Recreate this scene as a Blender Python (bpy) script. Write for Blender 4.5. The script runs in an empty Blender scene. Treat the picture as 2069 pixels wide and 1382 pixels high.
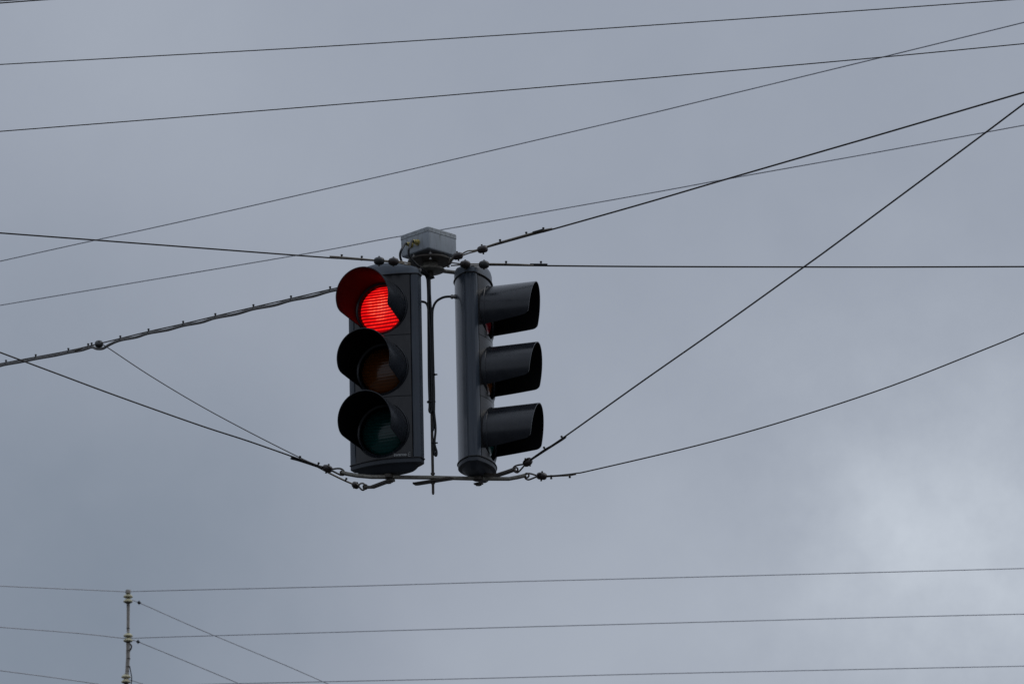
import bpy, bmesh, math, random
from mathutils import Vector, Matrix, Euler
random.seed(7)
R = math.radians
scn = bpy.context.scene
col = scn.collection

# ------------------------------------------------------------------ camera
F = 8000.0            # focal length in photo pixels (photo 2069 x 1382)
CX, CY = 1034.5, 691.0
PITCH = R(17.0)
CAM = Vector((0, 0, 1.65))
cam_d = bpy.data.cameras.new('camera')
cam = bpy.data.objects.new('camera', cam_d)
col.objects.link(cam)
cam.location = CAM
cam.rotation_euler = (R(90) + PITCH, 0, 0)
cam_d.sensor_width = 36.0
cam_d.lens = F / 2069.0 * 36.0
cam_d.clip_start = 0.1
cam_d.clip_end = 6000
cam_d.dof.use_dof = True
cam_d.dof.focus_distance = 15.8
cam_d.dof.aperture_fstop = 20
scn.camera = cam
RC = cam.rotation_euler.to_matrix()

def ray(px, py):
    return RC @ Vector(((px - CX) / F, -(py - CY) / F, -1.0))

def at(px, py, zc):
    """World point at depth zc behind photo pixel (px, py)."""
    return CAM + ray(px, py) * zc

D0 = 15.87
O = at(871, 760, D0)
ROLL = R(-1.35)
A = Matrix.Translation(O) @ Matrix.Rotation(ROLL, 4, 'Y')
AI = A.inverted()

def loc(px, py, yl=0.0):
    """Point in the hanging frame's own axes on its plane y = yl."""
    c = AI @ CAM
    d = AI.to_3x3() @ ray(px, py)
    t = (yl - c.y) / d.y
    return c + d * t

# ------------------------------------------------------------------ materials
def mat(name, color, rough=0.5, metal=0.0, var=0.25, scale=40.0, bump=0.0, rvar=0.15, coat=0.0, spec=0.5, grime=None, grime_amt=0.0, stretch=None):
    m = bpy.data.materials.new(name)
    m.use_nodes = True
    nt = m.node_tree
    N = nt.nodes; L = nt.links
    b = N['Principled BSDF']
    b.inputs['Metallic'].default_value = metal
    b.inputs['Coat Weight'].default_value = coat
    b.inputs['Specular IOR Level'].default_value = spec
    tc = N.new('ShaderNodeTexCoord')
    src = tc.outputs['Object']
    if stretch:
        mp = N.new('ShaderNodeMapping'); mp.inputs['Scale'].default_value = stretch
        L.new(src, mp.inputs['Vector']); src = mp.outputs['Vector']
    nz = N.new('ShaderNodeTexNoise')
    nz.inputs['Scale'].default_value = scale
    nz.inputs['Detail'].default_value = 6
    nz.inputs['Roughness'].default_value = 0.6
    L.new(src, nz.inputs['Vector'])
    rp = N.new('ShaderNodeValToRGB')
    lo = [c * (1 - var) for c in color]; hi = [min(1, c * (1 + var)) for c in color]
    rp.color_ramp.elements[0].position = 0.3; rp.color_ramp.elements[1].position = 0.7
    rp.color_ramp.elements[0].color = (*lo, 1); rp.color_ramp.elements[1].color = (*hi, 1)
    L.new(nz.outputs['Fac'], rp.inputs['Fac'])
    out = rp.outputs['Color']
    if grime:
        n2 = N.new('ShaderNodeTexNoise'); n2.inputs['Scale'].default_value = scale * 2.3; n2.inputs['Detail'].default_value = 8
        n2.inputs['Roughness'].default_value = 0.7
        L.new(src, n2.inputs['Vector'])
        r2 = N.new('ShaderNodeValToRGB')
        r2.color_ramp.elements[0].position = 0.52; r2.color_ramp.elements[1].position = 0.66
        r2.color_ramp.elements[1].color = (grime_amt,) * 3 + (1,)
        L.new(n2.outputs['Fac'], r2.inputs['Fac'])
        mx = N.new('ShaderNodeMix'); mx.data_type = 'RGBA'
        L.new(r2.outputs['Color'], mx.inputs['Factor'])
        L.new(out, mx.inputs['A']); mx.inputs['B'].default_value = (*grime, 1)
        out = mx.outputs['Result']
    L.new(out, b.inputs['Base Color'])
    mr = N.new('ShaderNodeMapRange')
    mr.inputs['To Min'].default_value = max(0.02, rough - rvar); mr.inputs['To Max'].default_value = min(1, rough + rvar)
    L.new(nz.outputs['Fac'], mr.inputs['Value'])
    L.new(mr.outputs['Result'], b.inputs['Roughness'])
    if bump:
        bp = N.new('ShaderNodeBump'); bp.inputs['Strength'].default_value = bump; bp.inputs['Distance'].default_value = 0.002
        L.new(nz.outputs['Fac'], bp.inputs['Height']); L.new(bp.outputs['Normal'], b.inputs['Normal'])
    return m

M = {}
M['housing'] = mat('housing_grey', (0.037, 0.049, 0.066), 0.22, var=0.14, scale=26, rvar=0.10, grime=(0.085, 0.092, 0.10), grime_amt=0.4, stretch=(1, 1, 0.07))
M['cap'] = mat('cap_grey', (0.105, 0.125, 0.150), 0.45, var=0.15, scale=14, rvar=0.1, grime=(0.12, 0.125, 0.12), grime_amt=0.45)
M['cap_low_shaded'] = mat('bottom_cap_shaded_grey', (0.026, 0.033, 0.043), 0.5, var=0.15, scale=14, rvar=0.1)  # darker take on the housing grey: underside shade put into the colour
M['door'] = mat('door_black', (0.016, 0.0155, 0.0165), 0.24, var=0.15, scale=12, rvar=0.1, grime=(0.035, 0.034, 0.033), grime_amt=0.6, stretch=(1, 1, 0.25))
M['visor'] = mat('visor_black', (0.0155, 0.018, 0.023), 0.26, var=0.14, scale=16, rvar=0.10, grime=(0.04, 0.041, 0.043), grime_amt=0.3)
M['visor_in'] = mat('visor_inside_black', (0.004, 0.004, 0.0042), 0.52, var=0.15, scale=20, rvar=0.08, spec=0.12)
M['rubber'] = mat('rubber_black', (0.012, 0.012, 0.013), 0.6, var=0.2, scale=60)
M['box'] = mat('box_grey', (0.33, 0.36, 0.385), 0.5, var=0.1, scale=22, grime=(0.13, 0.135, 0.125), grime_amt=0.6, stretch=(1, 1, 0.22))
M['lid'] = mat('lid_grey', (0.35, 0.375, 0.39), 0.6, var=0.12, scale=60, grime=(0.07, 0.075, 0.06), grime_amt=0.9, stretch=(1, 1, 0.8))
M['brass'] = mat('brass', (0.50, 0.41, 0.15), 0.35, metal=0.55, var=0.25, scale=120)
M['steel'] = mat('galvanised_steel', (0.26, 0.245, 0.205), 0.5, metal=0.35, var=0.3, scale=45, grime=(0.10, 0.07, 0.045), grime_amt=0.8)
M['dark_steel'] = mat('weathered_steel', (0.085, 0.074, 0.062), 0.5, metal=0.3, var=0.35, scale=60, grime=(0.06, 0.035, 0.022), grime_amt=0.8)
M['bolt'] = mat('zinc_bolt', (0.26, 0.25, 0.235), 0.4, metal=0.7, var=0.25, scale=200)
M['glaze'] = mat('brown_glaze', (0.026, 0.017, 0.015), 0.34, var=0.3, scale=70, grime=(0.04, 0.034, 0.03), grime_amt=0.5)
M['glaze_grey'] = mat('grey_green_glaze', (0.030, 0.031, 0.030), 0.36, var=0.3, scale=70, grime=(0.055, 0.055, 0.05), grime_amt=0.5)
M['cable'] = mat('black_cable', (0.012, 0.013, 0.014), 0.45, var=0.2, scale=60)
M['grey_cable'] = mat('grey_cable', (0.19, 0.185, 0.175), 0.6, var=0.2, scale=30, grime=(0.06, 0.055, 0.05), grime_amt=0.6)
M['wire'] = mat('weathered_wire', (0.045, 0.038, 0.033), 0.55, metal=0.2, var=0.3, scale=8)
M['rod'] = mat('grip_wire', (0.24, 0.205, 0.155), 0.5, metal=0.2, var=0.3, scale=30)
M['grey_wire'] = mat('aluminium_wire', (0.42, 0.43, 0.46), 0.6, metal=0.2, var=0.2, scale=3)
M['porcelain'] = mat('cream_porcelain', (0.62, 0.58, 0.38), 0.3, var=0.15, scale=30, grime=(0.15, 0.14, 0.09), grime_amt=0.7)
M['mast'] = mat('weathered_mast', (0.46, 0.42, 0.365), 0.8, var=0.25, scale=14, grime=(0.2, 0.17, 0.14), grime_amt=0.7, stretch=(1, 1, 0.3))
M['letter'] = mat('silver_letters', (0.42, 0.43, 0.42), 0.5, var=0.1, scale=200)
M['plate'] = mat('plate_black', (0.010, 0.010, 0.011), 0.4, var=0.1, scale=100)
M['asphalt'] = mat('asphalt', (0.042, 0.042, 0.044), 0.9, var=0.3, scale=3, bump=0.2)

def lens_mat(name, color, lit=False):
    m = bpy.data.materials.new(name)
    m.use_nodes = True
    nt = m.node_tree; N = nt.nodes; L = nt.links
    b = N['Principled BSDF']
    b.inputs['Roughness'].default_value = 0.22
    b.inputs['Specular IOR Level'].default_value = 0.3
    b.inputs['Coat Weight'].default_value = 0.0 if lit else 0.28
    b.inputs['Coat Roughness'].default_value = 0.06
    tc = N.new('ShaderNodeTexCoord')
    sp = N.new('ShaderNodeSeparateXYZ'); L.new(tc.outputs['Object'], sp.inputs[0])
    def math_(op, a, bb=None, c=None):
        n = N.new('ShaderNodeMath'); n.operation = op
        for i, v in enumerate((a, bb, c)):
            if v is None: continue
            if isinstance(v, (int, float)): n.inputs[i].default_value = v
            else: L.new(v, n.inputs[i])
        return n.outputs[0]
    # horizontal ribs, gently bowed, cut into short beads
    x2 = math_('MULTIPLY', sp.outputs['X'], sp.outputs['X'])
    zz = math_('MULTIPLY_ADD', x2, -1.2, sp.outputs['Z'])
    rows = math_('MULTIPLY_ADD', math_('SINE', math_('MULTIPLY', zz, 2 * math.pi / 0.0125)), 0.5, 0.5)
    beads = math_('MULTIPLY_ADD', math_('SINE', math_('MULTIPLY', sp.outputs['X'], 2 * math.pi / 0.0062)), 0.5, 0.5)
    rows3 = math_('POWER', rows, 2.2)
    bp = N.new('ShaderNodeBump'); bp.inputs['Strength'].default_value = 0.18; bp.inputs['Distance'].default_value = 0.002
    L.new(rows, bp.inputs['Height']); L.new(bp.outputs['Normal'], b.inputs['Normal'])
    if lit:
        nz = N.new('ShaderNodeTexNoise'); nz.inputs['Scale'].default_value = 26; L.new(tc.outputs['Object'], nz.inputs['Vector'])
        spot = math_('MULTIPLY', rows3, math_('MULTIPLY_ADD', beads, 0.6, 0.4))
        spot = math_('MULTIPLY', spot, math_('MULTIPLY_ADD', nz.outputs['Fac'], 1.3, 0.35))
        # brighter towards the middle where the diodes sit
        r2 = math_('ADD', x2, math_('MULTIPLY', sp.outputs['Z'], sp.outputs['Z']))
        core = math_('EXPONENT', math_('MULTIPLY', r2, -1.0 / (0.052 ** 2)))
        spot = math_('MULTIPLY', spot, math_('MULTIPLY_ADD', core, 1.0, 0.58))
        rp = N.new('ShaderNodeValToRGB')
        e = rp.color_ramp.elements
        e[0].position = 0.0; e[0].color = (0.30, 0.001, 0.003, 1)
        e[1].position = 1.0; e[1].color = (1.0, 0.17, 0.09, 1)
        k = e.new(0.33); k.color = (0.85, 0.003, 0.004, 1)
        k = e.new(0.7); k.color = (1.0, 0.022, 0.014, 1)
        L.new(spot, rp.inputs['Fac'])
        L.new(rp.outputs['Color'], b.inputs['Emission Color'])
        st = math_('MULTIPLY_ADD', spot, 0.9, 0.85)
        L.new(st, b.inputs['Emission Strength'])
        b.inputs['Base Color'].default_value = (0.08, 0.003, 0.003, 1)
        b.inputs['Specular IOR Level'].default_value = 0.25
    else:
        mx = N.new('ShaderNodeMix'); mx.data_type = 'RGBA'
        L.new(rows, mx.inputs['Factor'])
        mx.inputs['A'].default_value = (*[c * 0.72 for c in color], 1)
        mx.inputs['B'].default_value = (*color, 1)
        L.new(mx.outputs['Result'], b.inputs['Base Color'])
    return m

M['red_lit'] = lens_mat('red_lens_lit', (0, 0, 0), True)
M['red_lens'] = lens_mat('red_lens', (0.30, 0.010, 0.022))
M['amber_lens'] = lens_mat('amber_lens', (0.125, 0.035, 0.002))
M['green_lens'] = lens_mat('green_lens', (0.001, 0.058, 0.052))

# ------------------------------------------------------------------ mesh helpers
class MB:
    def __init__(s): s.bm = bmesh.new(); s.mats = []; s.mi = 0
    def face(s, vs):
        try:
            f = s.bm.faces.new(vs); f.material_index = s.mi; return f
        except ValueError: return None
    def box(s, c, size, mx=None):
        c = Vector(c); h = Vector(size) / 2
        v = []
        for x in (-1, 1):
            for y in (-1, 1):
                for z in (-1, 1):
                    p = Vector((x * h.x, y * h.y, z * h.z))
                    if mx: p = mx @ p
                    v.append(s.bm.verts.new(c + p))
        for q in ((0, 1, 3, 2), (4, 6, 7, 5), (0, 4, 5, 1), (2, 3, 7, 6), (0, 2, 6, 4), (1, 5, 7, 3)):
            s.face([v[i] for i in q])
        return v
    def prism(s, poly, z0, z1, mx=None, top_scale=1.0, zfun=None):
        """poly of (x, y); extruded from z0 to z1 (zfun(x, y) lifts the top)."""
        lo = []; hi = []
        for x, y in poly:
            a = Vector((x, y, z0)); b = Vector((x * top_scale, y * top_scale, z1))
            if zfun: b.z += zfun(x, y)
            if mx: a = mx @ a; b = mx @ b
            lo.append(s.bm.verts.new(a)); hi.append(s.bm.verts.new(b))
        n = len(poly)
        for i in range(n):
            s.face([lo[i], lo[(i + 1) % n], hi[(i + 1) % n], hi[i]])
        s.face(lo[::-1]); s.face(hi)
    def loft(s, rings, close=True, cap=True):
        rr = [[s.bm.verts.new(p) for p in r] for r in rings]
        for a, b in zip(rr, rr[1:]):
            n = len(a)
            for i in range(n if close else n - 1):
                s.face([a[i], a[(i + 1) % n], b[(i + 1) % n], b[i]])
        if cap:
            s.face(rr[0][::-1]); s.face(rr[-1])
        return rr
    def lathe(s, prof, seg=24, mx=None, cap=True):
        rings = []
        for r, z in prof:
            ring = []
            for k in range(seg):
                a = 2 * math.pi * k / seg
                p = Vector((r * math.cos(a), r * math.sin(a), z))
                ring.append(mx @ p if mx else p)
            rings.append(ring)
        s.loft(rings, True, cap)
    def tube(s, pts, r, seg=10):
        pts = [Vector(p) for p in pts]
        if not hasattr(r, '__len__'): r = [r] * len(pts)
        t0 = (pts[1] - pts[0]).normalized()
        up = Vector((0, 0, 1)) if abs(t0.z) < 0.9 else Vector((1, 0, 0))
        nrm = t0.cross(up).normalized()
        rings = []
        for i, p in enumerate(pts):
            t = (pts[min(i + 1, len(pts) - 1)] - pts[max(i - 1, 0)]).normalized()
            nrm = (nrm - t * nrm.dot(t)).normalized()
            bn = t.cross(nrm)
            rings.append([p + (nrm * math.cos(2 * math.pi * k / seg) + bn * math.sin(2 * math.pi * k / seg)) * r[i] for k in range(seg)])
        s.loft(rings, True, True)
    def bar(s, pts, w, h, up=Vector((0, 0, 1))):
        """flat bar of width w (sideways) and height h along points"""
        pts = [Vector(p) for p in pts]; rings = []
        for i, p in enumerate(pts):
            t = (pts[min(i + 1, len(pts) - 1)] - pts[max(i - 1, 0)]).normalized()
            sd = t.cross(up).normalized(); u = sd.cross(t)
            c = 0.2
            ring = []
            for a, b in ((-1, -1 + c), (-1 + c, -1), (1 - c, -1), (1, -1 + c), (1, 1 - c), (1 - c, 1), (-1 + c, 1), (-1, 1 - c)):
                ring.append(p + sd * a * w / 2 + u * b * h / 2)
            rings.append(ring)
        s.loft(rings, True, True)
    def build(s, name, m, parent=None, smooth=32, bevel=0.0):
        bmesh.ops.recalc_face_normals(s.bm, faces=s.bm.faces[:])
        if bevel:
            es = [e for e in s.bm.edges if len(e.link_faces) == 2 and e.calc_face_angle(0) > R(40)]
            bmesh.ops.bevel(s.bm, geom=es, offset=bevel, segments=2, profile=0.6, affect='EDGES', clamp_overlap=True)
        lim = R(smooth)
        for f in s.bm.faces: f.smooth = True
        for e in s.bm.edges:
            e.smooth = not (len(e.link_faces) == 2 and e.calc_face_angle(0) > lim)
        me = bpy.data.meshes.new(name)
        s.bm.to_mesh(me); s.bm.free()
        for mm in (m if isinstance(m, (list, tuple)) else [m]): me.materials.append(mm)
        o = bpy.data.objects.new(name, me)
        col.objects.link(o)
        if parent: o.parent = parent
        return o

def spline(pts, n=8):
    pts = [Vector(p) for p in pts]
    if len(pts) < 3: return pts
    q = [pts[0] * 2 - pts[1]] + pts + [pts[-1] * 2 - pts[-2]]
    out = []
    for i in range(1, len(q) - 2):
        a, b, c, d = q[i - 1:i + 3]
        for k in range(n):
            t = k / n
            out.append(0.5 * ((2 * b) + (c - a) * t + (2 * a - 5 * b + 4 * c - d) * t * t + (3 * b - a - 3 * c + d) * t ** 3))
    out.append(pts[-1])
    return out

def tag(o, label, cat, group=None, kind=None):
    o['label'] = label
    if cat: o['category'] = cat
    if group: o['group'] = group
    if kind: o['kind'] = kind
    return o

def empty(name, mtx, label, cat, group=None):
    o = bpy.data.objects.new(name, None)
    o.empty_display_size = 0.05
    col.objects.link(o)
    o.matrix_world = mtx
    return tag(o, label, cat, group)

def axis_mx(p, ax):
    """matrix placing local Z along ax at p"""
    ax = Vector(ax).normalized()
    return Matrix.Translation(p) @ ax.to_track_quat('Z', 'Y').to_matrix().to_4x4()

# ------------------------------------------------------------------ traffic lights
U = 0.1515
def zpx(px, py, yl): return loc(px, py, yl).z
ZB = zpx(856, 927, -0.085)
ZT = zpx(851, 556.5, -0.085)
HB = ZT - ZB                       # body height between the two gaskets
DH = HB / 3.0

def vfront(u, k=0.122, v0=0.040, b=0.026): return v0 + b * (1 - (u / k) ** 2)
def profile(n=14):
    """body outline: flat front behind the doors, flat flanks with a fine ridge, rounded back"""
    p = [(-0.1235, -0.026), (0.1235, -0.026), (0.1235, -0.0375), (0.127, -0.0390), (0.1385, -0.0365), (0.1440, -0.0335), (U, -0.0290)]
    side = [(U, -0.016), (U - 0.0006, -0.0145), (U, -0.013), (U, 0.004), (U - 0.0035, 0.006), (U - 0.0035, 0.009), (U - 0.001, 0.0105)]
    p += side
    for i in range(1, n):
        u = (U - 0.001) * (1 - 2 * i / n)
        p.append((u, 0.0105 + 0.067 * (1 - (u / (U - 0.001)) ** 2)))
    p += [(-x, y) for x, y in side[::-1]]
    p += [(-U, -0.0290), (-0.1440, -0.0335), (-0.1385, -0.0365), (-0.127, -0.0390), (-0.1235, -0.0375)]
    return p
def plan(grow=0.0, fb=0.030, n=16):
    """rounded outline of the end caps"""
    p = []
    for i in range(n + 1):
        u = -0.133 + 0.266 * i / n
        p.append((u, -(0.0385 + fb * (1 - (u / 0.133) ** 2))))
    p += [(0.143, -0.0345), (U, -0.0280), (U, 0.007)]
    for i in range(1, n):
        u = U * (1 - 2 * i / n)
        p.append((u, 0.0090 + 0.0695 * (1 - (u / U) ** 2)))
    p += [(-U, 0.007), (-U, -0.0280), (-0.143, -0.0345)]
    cy = 0.004
    return [(x * (1 + grow / U), cy + (y - cy) * (1 + grow / 0.08)) for x, y in p]

def visor_mesh(length, r0, r1):
    """tunnel visor: outer shell, inner shell, rim; open at the bottom, axis -Y"""
    mb = MB(); th = 0.0032
    n, ny = 40, 14
    def half(t):      # half opening angle along the length, rounded off at the mouth
        a = 129 - 16 * t
        if t > 0.90:
            q = (t - 0.90) / 0.10
            a -= 9 * (1 - math.sqrt(max(0, 1 - q * q)))
        return R(a)
    ts = [i / 10 * 0.90 for i in range(11)] + [0.90 + 0.10 * math.sin(R(90) * i / 6) for i in range(1, 7)]
    rings = []
    for inner in (0, 1):
        rr = []
        for t in ts:
            r = r0 + (r1 - r0) * t - (th if inner else 0)
            row = []
            for k in range(n + 1):
                a = half(t) * (2 * k / n - 1)
                row.append(mb.bm.verts.new((r * math.sin(a), -length * t * (1 + 0.10 * math.cos(a)), r * math.cos(a))))
            rr.append(row)
        rings.append(rr)
    o, i_ = rings
    for j in range(len(ts) - 1):
        for k in range(n):
            mb.mi = 0; mb.face([o[j][k], o[j][k + 1], o[j + 1][k + 1], o[j + 1][k]])
            mb.mi = 1; mb.face([i_[j][k + 1], i_[j][k], i_[j + 1][k], i_[j + 1][k + 1]])
        mb.mi = 0
        mb.face([o[j][0], o[j + 1][0], i_[j + 1][0], i_[j][0]])
        mb.face([o[j + 1][n], o[j][n], i_[j][n], i_[j + 1][n]])
    for k in range(n):
        mb.face([o[-1][k], o[-1][k + 1], i_[-1][k + 1], i_[-1][k]])
        mb.face([o[0][k + 1], o[0][k], i_[0][k], i_[0][k + 1]])
    return mb

LOW = 0.0075                        # lamps sit a little below the middle of their doors
def traffic_light(cx, yl, yaw, lit, label, plate, hood=0.181):
    mx = A @ Matrix.Translation((cx, yl, ZB)) @ Matrix.Rotation(yaw, 4, 'Z')
    root = empty('traffic_light', mx, label, 'traffic light', 'traffic lights hanging from the wires')
    mb = MB(); mb.prism(profile(), 0.0, HB); mb.build('housing', M['housing'], root, smooth=18)
    # doors, lenses, visors
    lens_m = [M['green_lens'], M['amber_lens'], M['red_lit'] if lit else M['red_lens']]
    for k in range(3):
        z0 = k * DH + 0.0012; z1 = (k + 1) * DH - 0.0012; zc = (z0 + z1) / 2
        # curved door with a round opening
        mb = MB(); hz = (z1 - z0) / 2; q = 64; rings = [[], [], [], [], []]
        for i in range(q):
            a = 2 * math.pi * (i + 0.5) / q; ca, sa = math.cos(a), math.sin(a)
            rr = 0.1135
            ed = min(0.1215 / max(abs(ca), 1e-6), hz / max(abs(sa), 1e-6))
            ui, zi_ = rr * ca, rr * sa; uo, zo = ed * ca, ed * sa
            ui, zi_ = ui, zi_ - LOW
            rings[0].append(Vector((ui, -0.028, zi_ + zc)))
            rings[1].append(Vector((ui, -vfront(ui), zi_ + zc)))
            um, zm = (ui + uo) / 2, (zi_ + zo) / 2
            rings[2].append(Vector((um, -vfront(um), zm + zc)))
            rings[3].append(Vector((uo, -vfront(uo), zo + zc)))
            rings[4].append(Vector((uo, -0.028, zo + zc)))
        # square the corners off
        for sx in (-1, 1):
            for sz in (-1, 1):
                k_ = min(range(q), key=lambda i: (rings[3][i] - Vector((sx * 0.1215, rings[3][i].y, zc + sz * hz))).length)
                rings[3][k_] = Vector((sx * 0.1215, -vfront(0.1215), zc + sz * hz)); rings[4][k_] = Vector((sx * 0.1215, -0.028, zc + sz * hz))
        mb.loft(rings, True, False)
        door = mb.build('lamp_door', M['door'], root, smooth=25)
        # round bezel carrying lens and visor
        mb = MB()
        bx = axis_mx(Vector((0, 0, zc - LOW)), (0, -1, 0))
        mb.mi = 1; mb.lathe([(0.0967, 0.022), (0.0985, 0.053)], 64, bx, cap=False)
        mb.mi = 0; mb.lathe([(0.0985, 0.0532), (0.1000, 0.0550), (0.1125, 0.0600), (0.1138, 0.0585), (0.1138, 0.029)], 64, bx, cap=False)
        mb.build('bezel', [M['visor'], M['visor_in']], door)
        mb = MB()
        prof = [(0.0965 * math.sin(R(90) * i / 14), 0.029 + 0.036 * math.cos(R(90) * i / 14)) for i in range(14, 0, -1)]
        mb.lathe(prof + [(0.0004, 0.065)], 56, axis_mx(Vector((0, 0, 0)), (0, -1, 0)))
        o = mb.build('lens', lens_m[k], door, smooth=60); o.location = (0, 0, zc - LOW)
        o['label'] = ('unlit green lens', 'unlit amber lens', 'red lens lit bright' if lit else 'unlit red lens')[k]
        o = visor_mesh(hood, 0.1095, 0.1152).build('visor', [M['visor'], M['visor_in']], door, smooth=40)
        o.location = (0, -0.0545, zc - LOW); o.rotation_euler = (R(random.uniform(-1.1, 0.6)), R(random.uniform(-2, 2)), R(random.uniform(-0.9, 0.9)))
    # gaskets and caps
    for z in (0.0, HB):
        mb = MB(); mb.tube([Vector((x, y, z)) for x, y in plan(0.0015)] + [Vector((*plan(0.0015)[0], z))], 0.0028, 8)
        mb.build('gasket', M['rubber'], root)
    rings = []
    pl = plan(0.001)
    def crown(x): return 0.029 * max(0, 1 - (x / U) ** 2)
    for g, h, cr in ((0.0, 0.001, 0), (0.0, 0.018, 0.55), (-0.003, 0.023, 0.75), (-0.009, 0.0265, 0.93), (-0.03, 0.029, 1.0)):
        rings.append([Vector((x, y, HB + h + crown(x) * cr)) for x, y in plan(g)])
    mb = MB(); rr = mb.loft(rings, True, False)
    mb.face([rr[0][i] for i in range(len(rr[0]))][::-1]); mb.face(rr[-1])
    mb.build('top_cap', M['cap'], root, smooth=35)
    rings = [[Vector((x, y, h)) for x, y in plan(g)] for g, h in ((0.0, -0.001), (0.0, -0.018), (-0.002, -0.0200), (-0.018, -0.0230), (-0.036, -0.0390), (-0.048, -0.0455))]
    mb = MB(); mb.loft(rings); mb.build('bottom_cap', M['cap_low_shaded'], root, smooth=30)
    mb = MB(); mb.lathe([(0.018, -0.062), (0.022, -0.060), (0.022, -0.0463)], 20); mb.build('mounting_foot', M['dark_steel'], root)
    mb = MB(); mb.lathe([(0.012, -0.082), (0.013, -0.081), (0.013, -0.0765), (0.021, -0.0763), (0.021, -0.0735)], 6); mb.build('bolt', M['dark_steel'], root)
    if plate:
        w, h = 0.068, 0.020
        u0, u1 = 0.048, 0.118; zc = 0.0125
        mb = MB(); n = 8; po = []
        for i in range(n + 1):
            u = u0 + (u1 - u0) * i / n; po.append((u, -(vfront(u) + 0.0012)))
        for i in range(n, -1, -1):
            u = u0 + (u1 - u0) * i / n; po.append((u, -(vfront(u) - 0.0005)))
        mb.prism(po, zc - 0.0095, zc + 0.0095)
        pt = mb.build('maker_plate', M['plate'], root)
        cu = bpy.data.curves.new('lettering', 'FONT'); cu.body = 'swarco'; cu.size = 0.0165; cu.extrude = 0.0002; cu.offset = 0.0004
        to = bpy.data.objects.new('lettering_source', cu); col.objects.link(to)
        dg = bpy.context.evaluated_depsgraph_get(); dg.update()
        me = bpy.data.meshes.new_from_object(to.evaluated_get(dg))
        bpy.data.objects.remove(to); bpy.data.curves.remove(cu)
        xs = [v.co.x for v in me.vertices]; wd = max(xs) - min(xs); x0 = min(xs)
        for v in me.vertices:
            u = u0 + 0.003 + (v.co.x - x0) * (0.049 / wd)
            v.co = Vector((u, -(vfront(u) + 0.0016 + v.co.z), zc - 0.0045 + v.co.y))
        me.materials.clear(); me.materials.append(M['letter']); me.name = 'lettering'
        lo = bpy.data.objects.new('lettering', me); col.objects.link(lo); lo.parent = pt
        # emblem: two hooked arcs, one above the other, with a bar between
        mb = MB()
        def arc(cu_, cz, rad, a0, a1):
            pts = []
            for i in range(13):
                a = R(a0 + (a1 - a0) * i / 12); u = cu_ + rad * math.cos(a)
                pts.append(Vector((u, -(vfront(u) + 0.0014), cz + rad * math.sin(a))))
            mb.tube(pts, 0.0007, 6)
        arc(0.110, zc + 0.0042, 0.0042, 20, 290); arc(0.110, zc - 0.0042, 0.0042, 70, 340)
        mb.box((0.1125, -(vfront(0.1125) + 0.0014), zc), (0.004, 0.001, 0.0016))
        mb.build('emblem', M['letter'], pt)
    return root, mx

LX, LY, LYAW = loc(782, 760, -0.03).x, -0.03, R(-21.5)
RX, RY, RYAW = loc(962, 760, 0.035).x, 0.035, R(79)
tl_a, mx_a = traffic_light(LX, LY, LYAW, True, 'dark grey three-lamp traffic light with its red lamp lit, facing the viewer', True)
tl_b, mx_b = traffic_light(RX, RY, RYAW, False, 'dark grey three-lamp traffic light turned sideways, its hoods pointing right, no lamp lit', False, 0.189)

# ------------------------------------------------------------------ hanging frame
zbar = zpx(875, 964, 0)
frame = empty('hanging_frame', A @ Matrix.Translation((0, 0, zbar)), 'steel pole with hub disc and cross bars that carries both traffic lights', 'bracket')
def FR(p): return Vector(p) - Vector((0, 0, zbar))
pole_x = loc(870, 700, 0).x
ztip = zpx(875, 998, 0); zhub = zpx(869, 534, 0)
def pp(y, dx=0, dy=0): return FR(loc(867.5 + (y - 560) * 0.0175 + dx, y, dy))
mb = MB(); mb.tube([pp(999), pp(996), pp(972), pp(971), pp(545)], [0.0035, 0.0055, 0.0055, 0.0058, 0.0058], 14)
mb.build('pole', M['dark_steel'], frame)
mb = MB(); mb.lathe([(0.0085, -0.004), (0.0085, 0.004)], 6, Matrix.Translation(pp(975.5))); mb.build('nut', M['dark_steel'], frame)
mb = MB(); mb.lathe([(0.0085, -0.004), (0.0085, 0.004)], 6, Matrix.Translation(pp(957))); mb.build('nut', M['dark_steel'], frame)
hc = FR(Vector((loc(869, 534, 0).x, 0, zhub)))
HX = Matrix.Translation(hc)
mb = MB(); mb.lathe([(0.030, 0.004), (0.084, 0.004), (0.090, 0.008), (0.091, 0.012), (0.086, 0.016), (0.030, 0.016)], 48, HX)
mb.build('hub_ring', M['dark_steel'], frame)
mb = MB(); mb.lathe([(0.012, -0.036), (0.050, -0.034), (0.058, -0.030), (0.060, -0.026), (0.054, -0.020), (0.034, -0.014), (0.030, 0.004), (0.028, 0.018)], 40, HX)
mb.build('hub_plate', M['steel'], frame)
mb = MB(); mb.lathe([(0.018, -0.058), (0.014, -0.05), (0.013, -0.0361)], 20, HX); mb.build('collar', M['dark_steel'], frame)
for a in (-88, 20, 130, 215):
    p = hc + Vector((0.078 * math.cos(R(a)), 0.078 * math.sin(R(a)), 0))
    mb = MB(); mb.lathe([(0.0055, -0.006), (0.0055, 0.0), (0.0028, 0.0005), (0.0028, 0.016), (0.0060, 0.0165), (0.0060, 0.022), (0.0028, 0.0225), (0.0028, 0.0455)], 8, Matrix.Translation(p))
    mb.build('stud', M['bolt'], frame)
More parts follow.
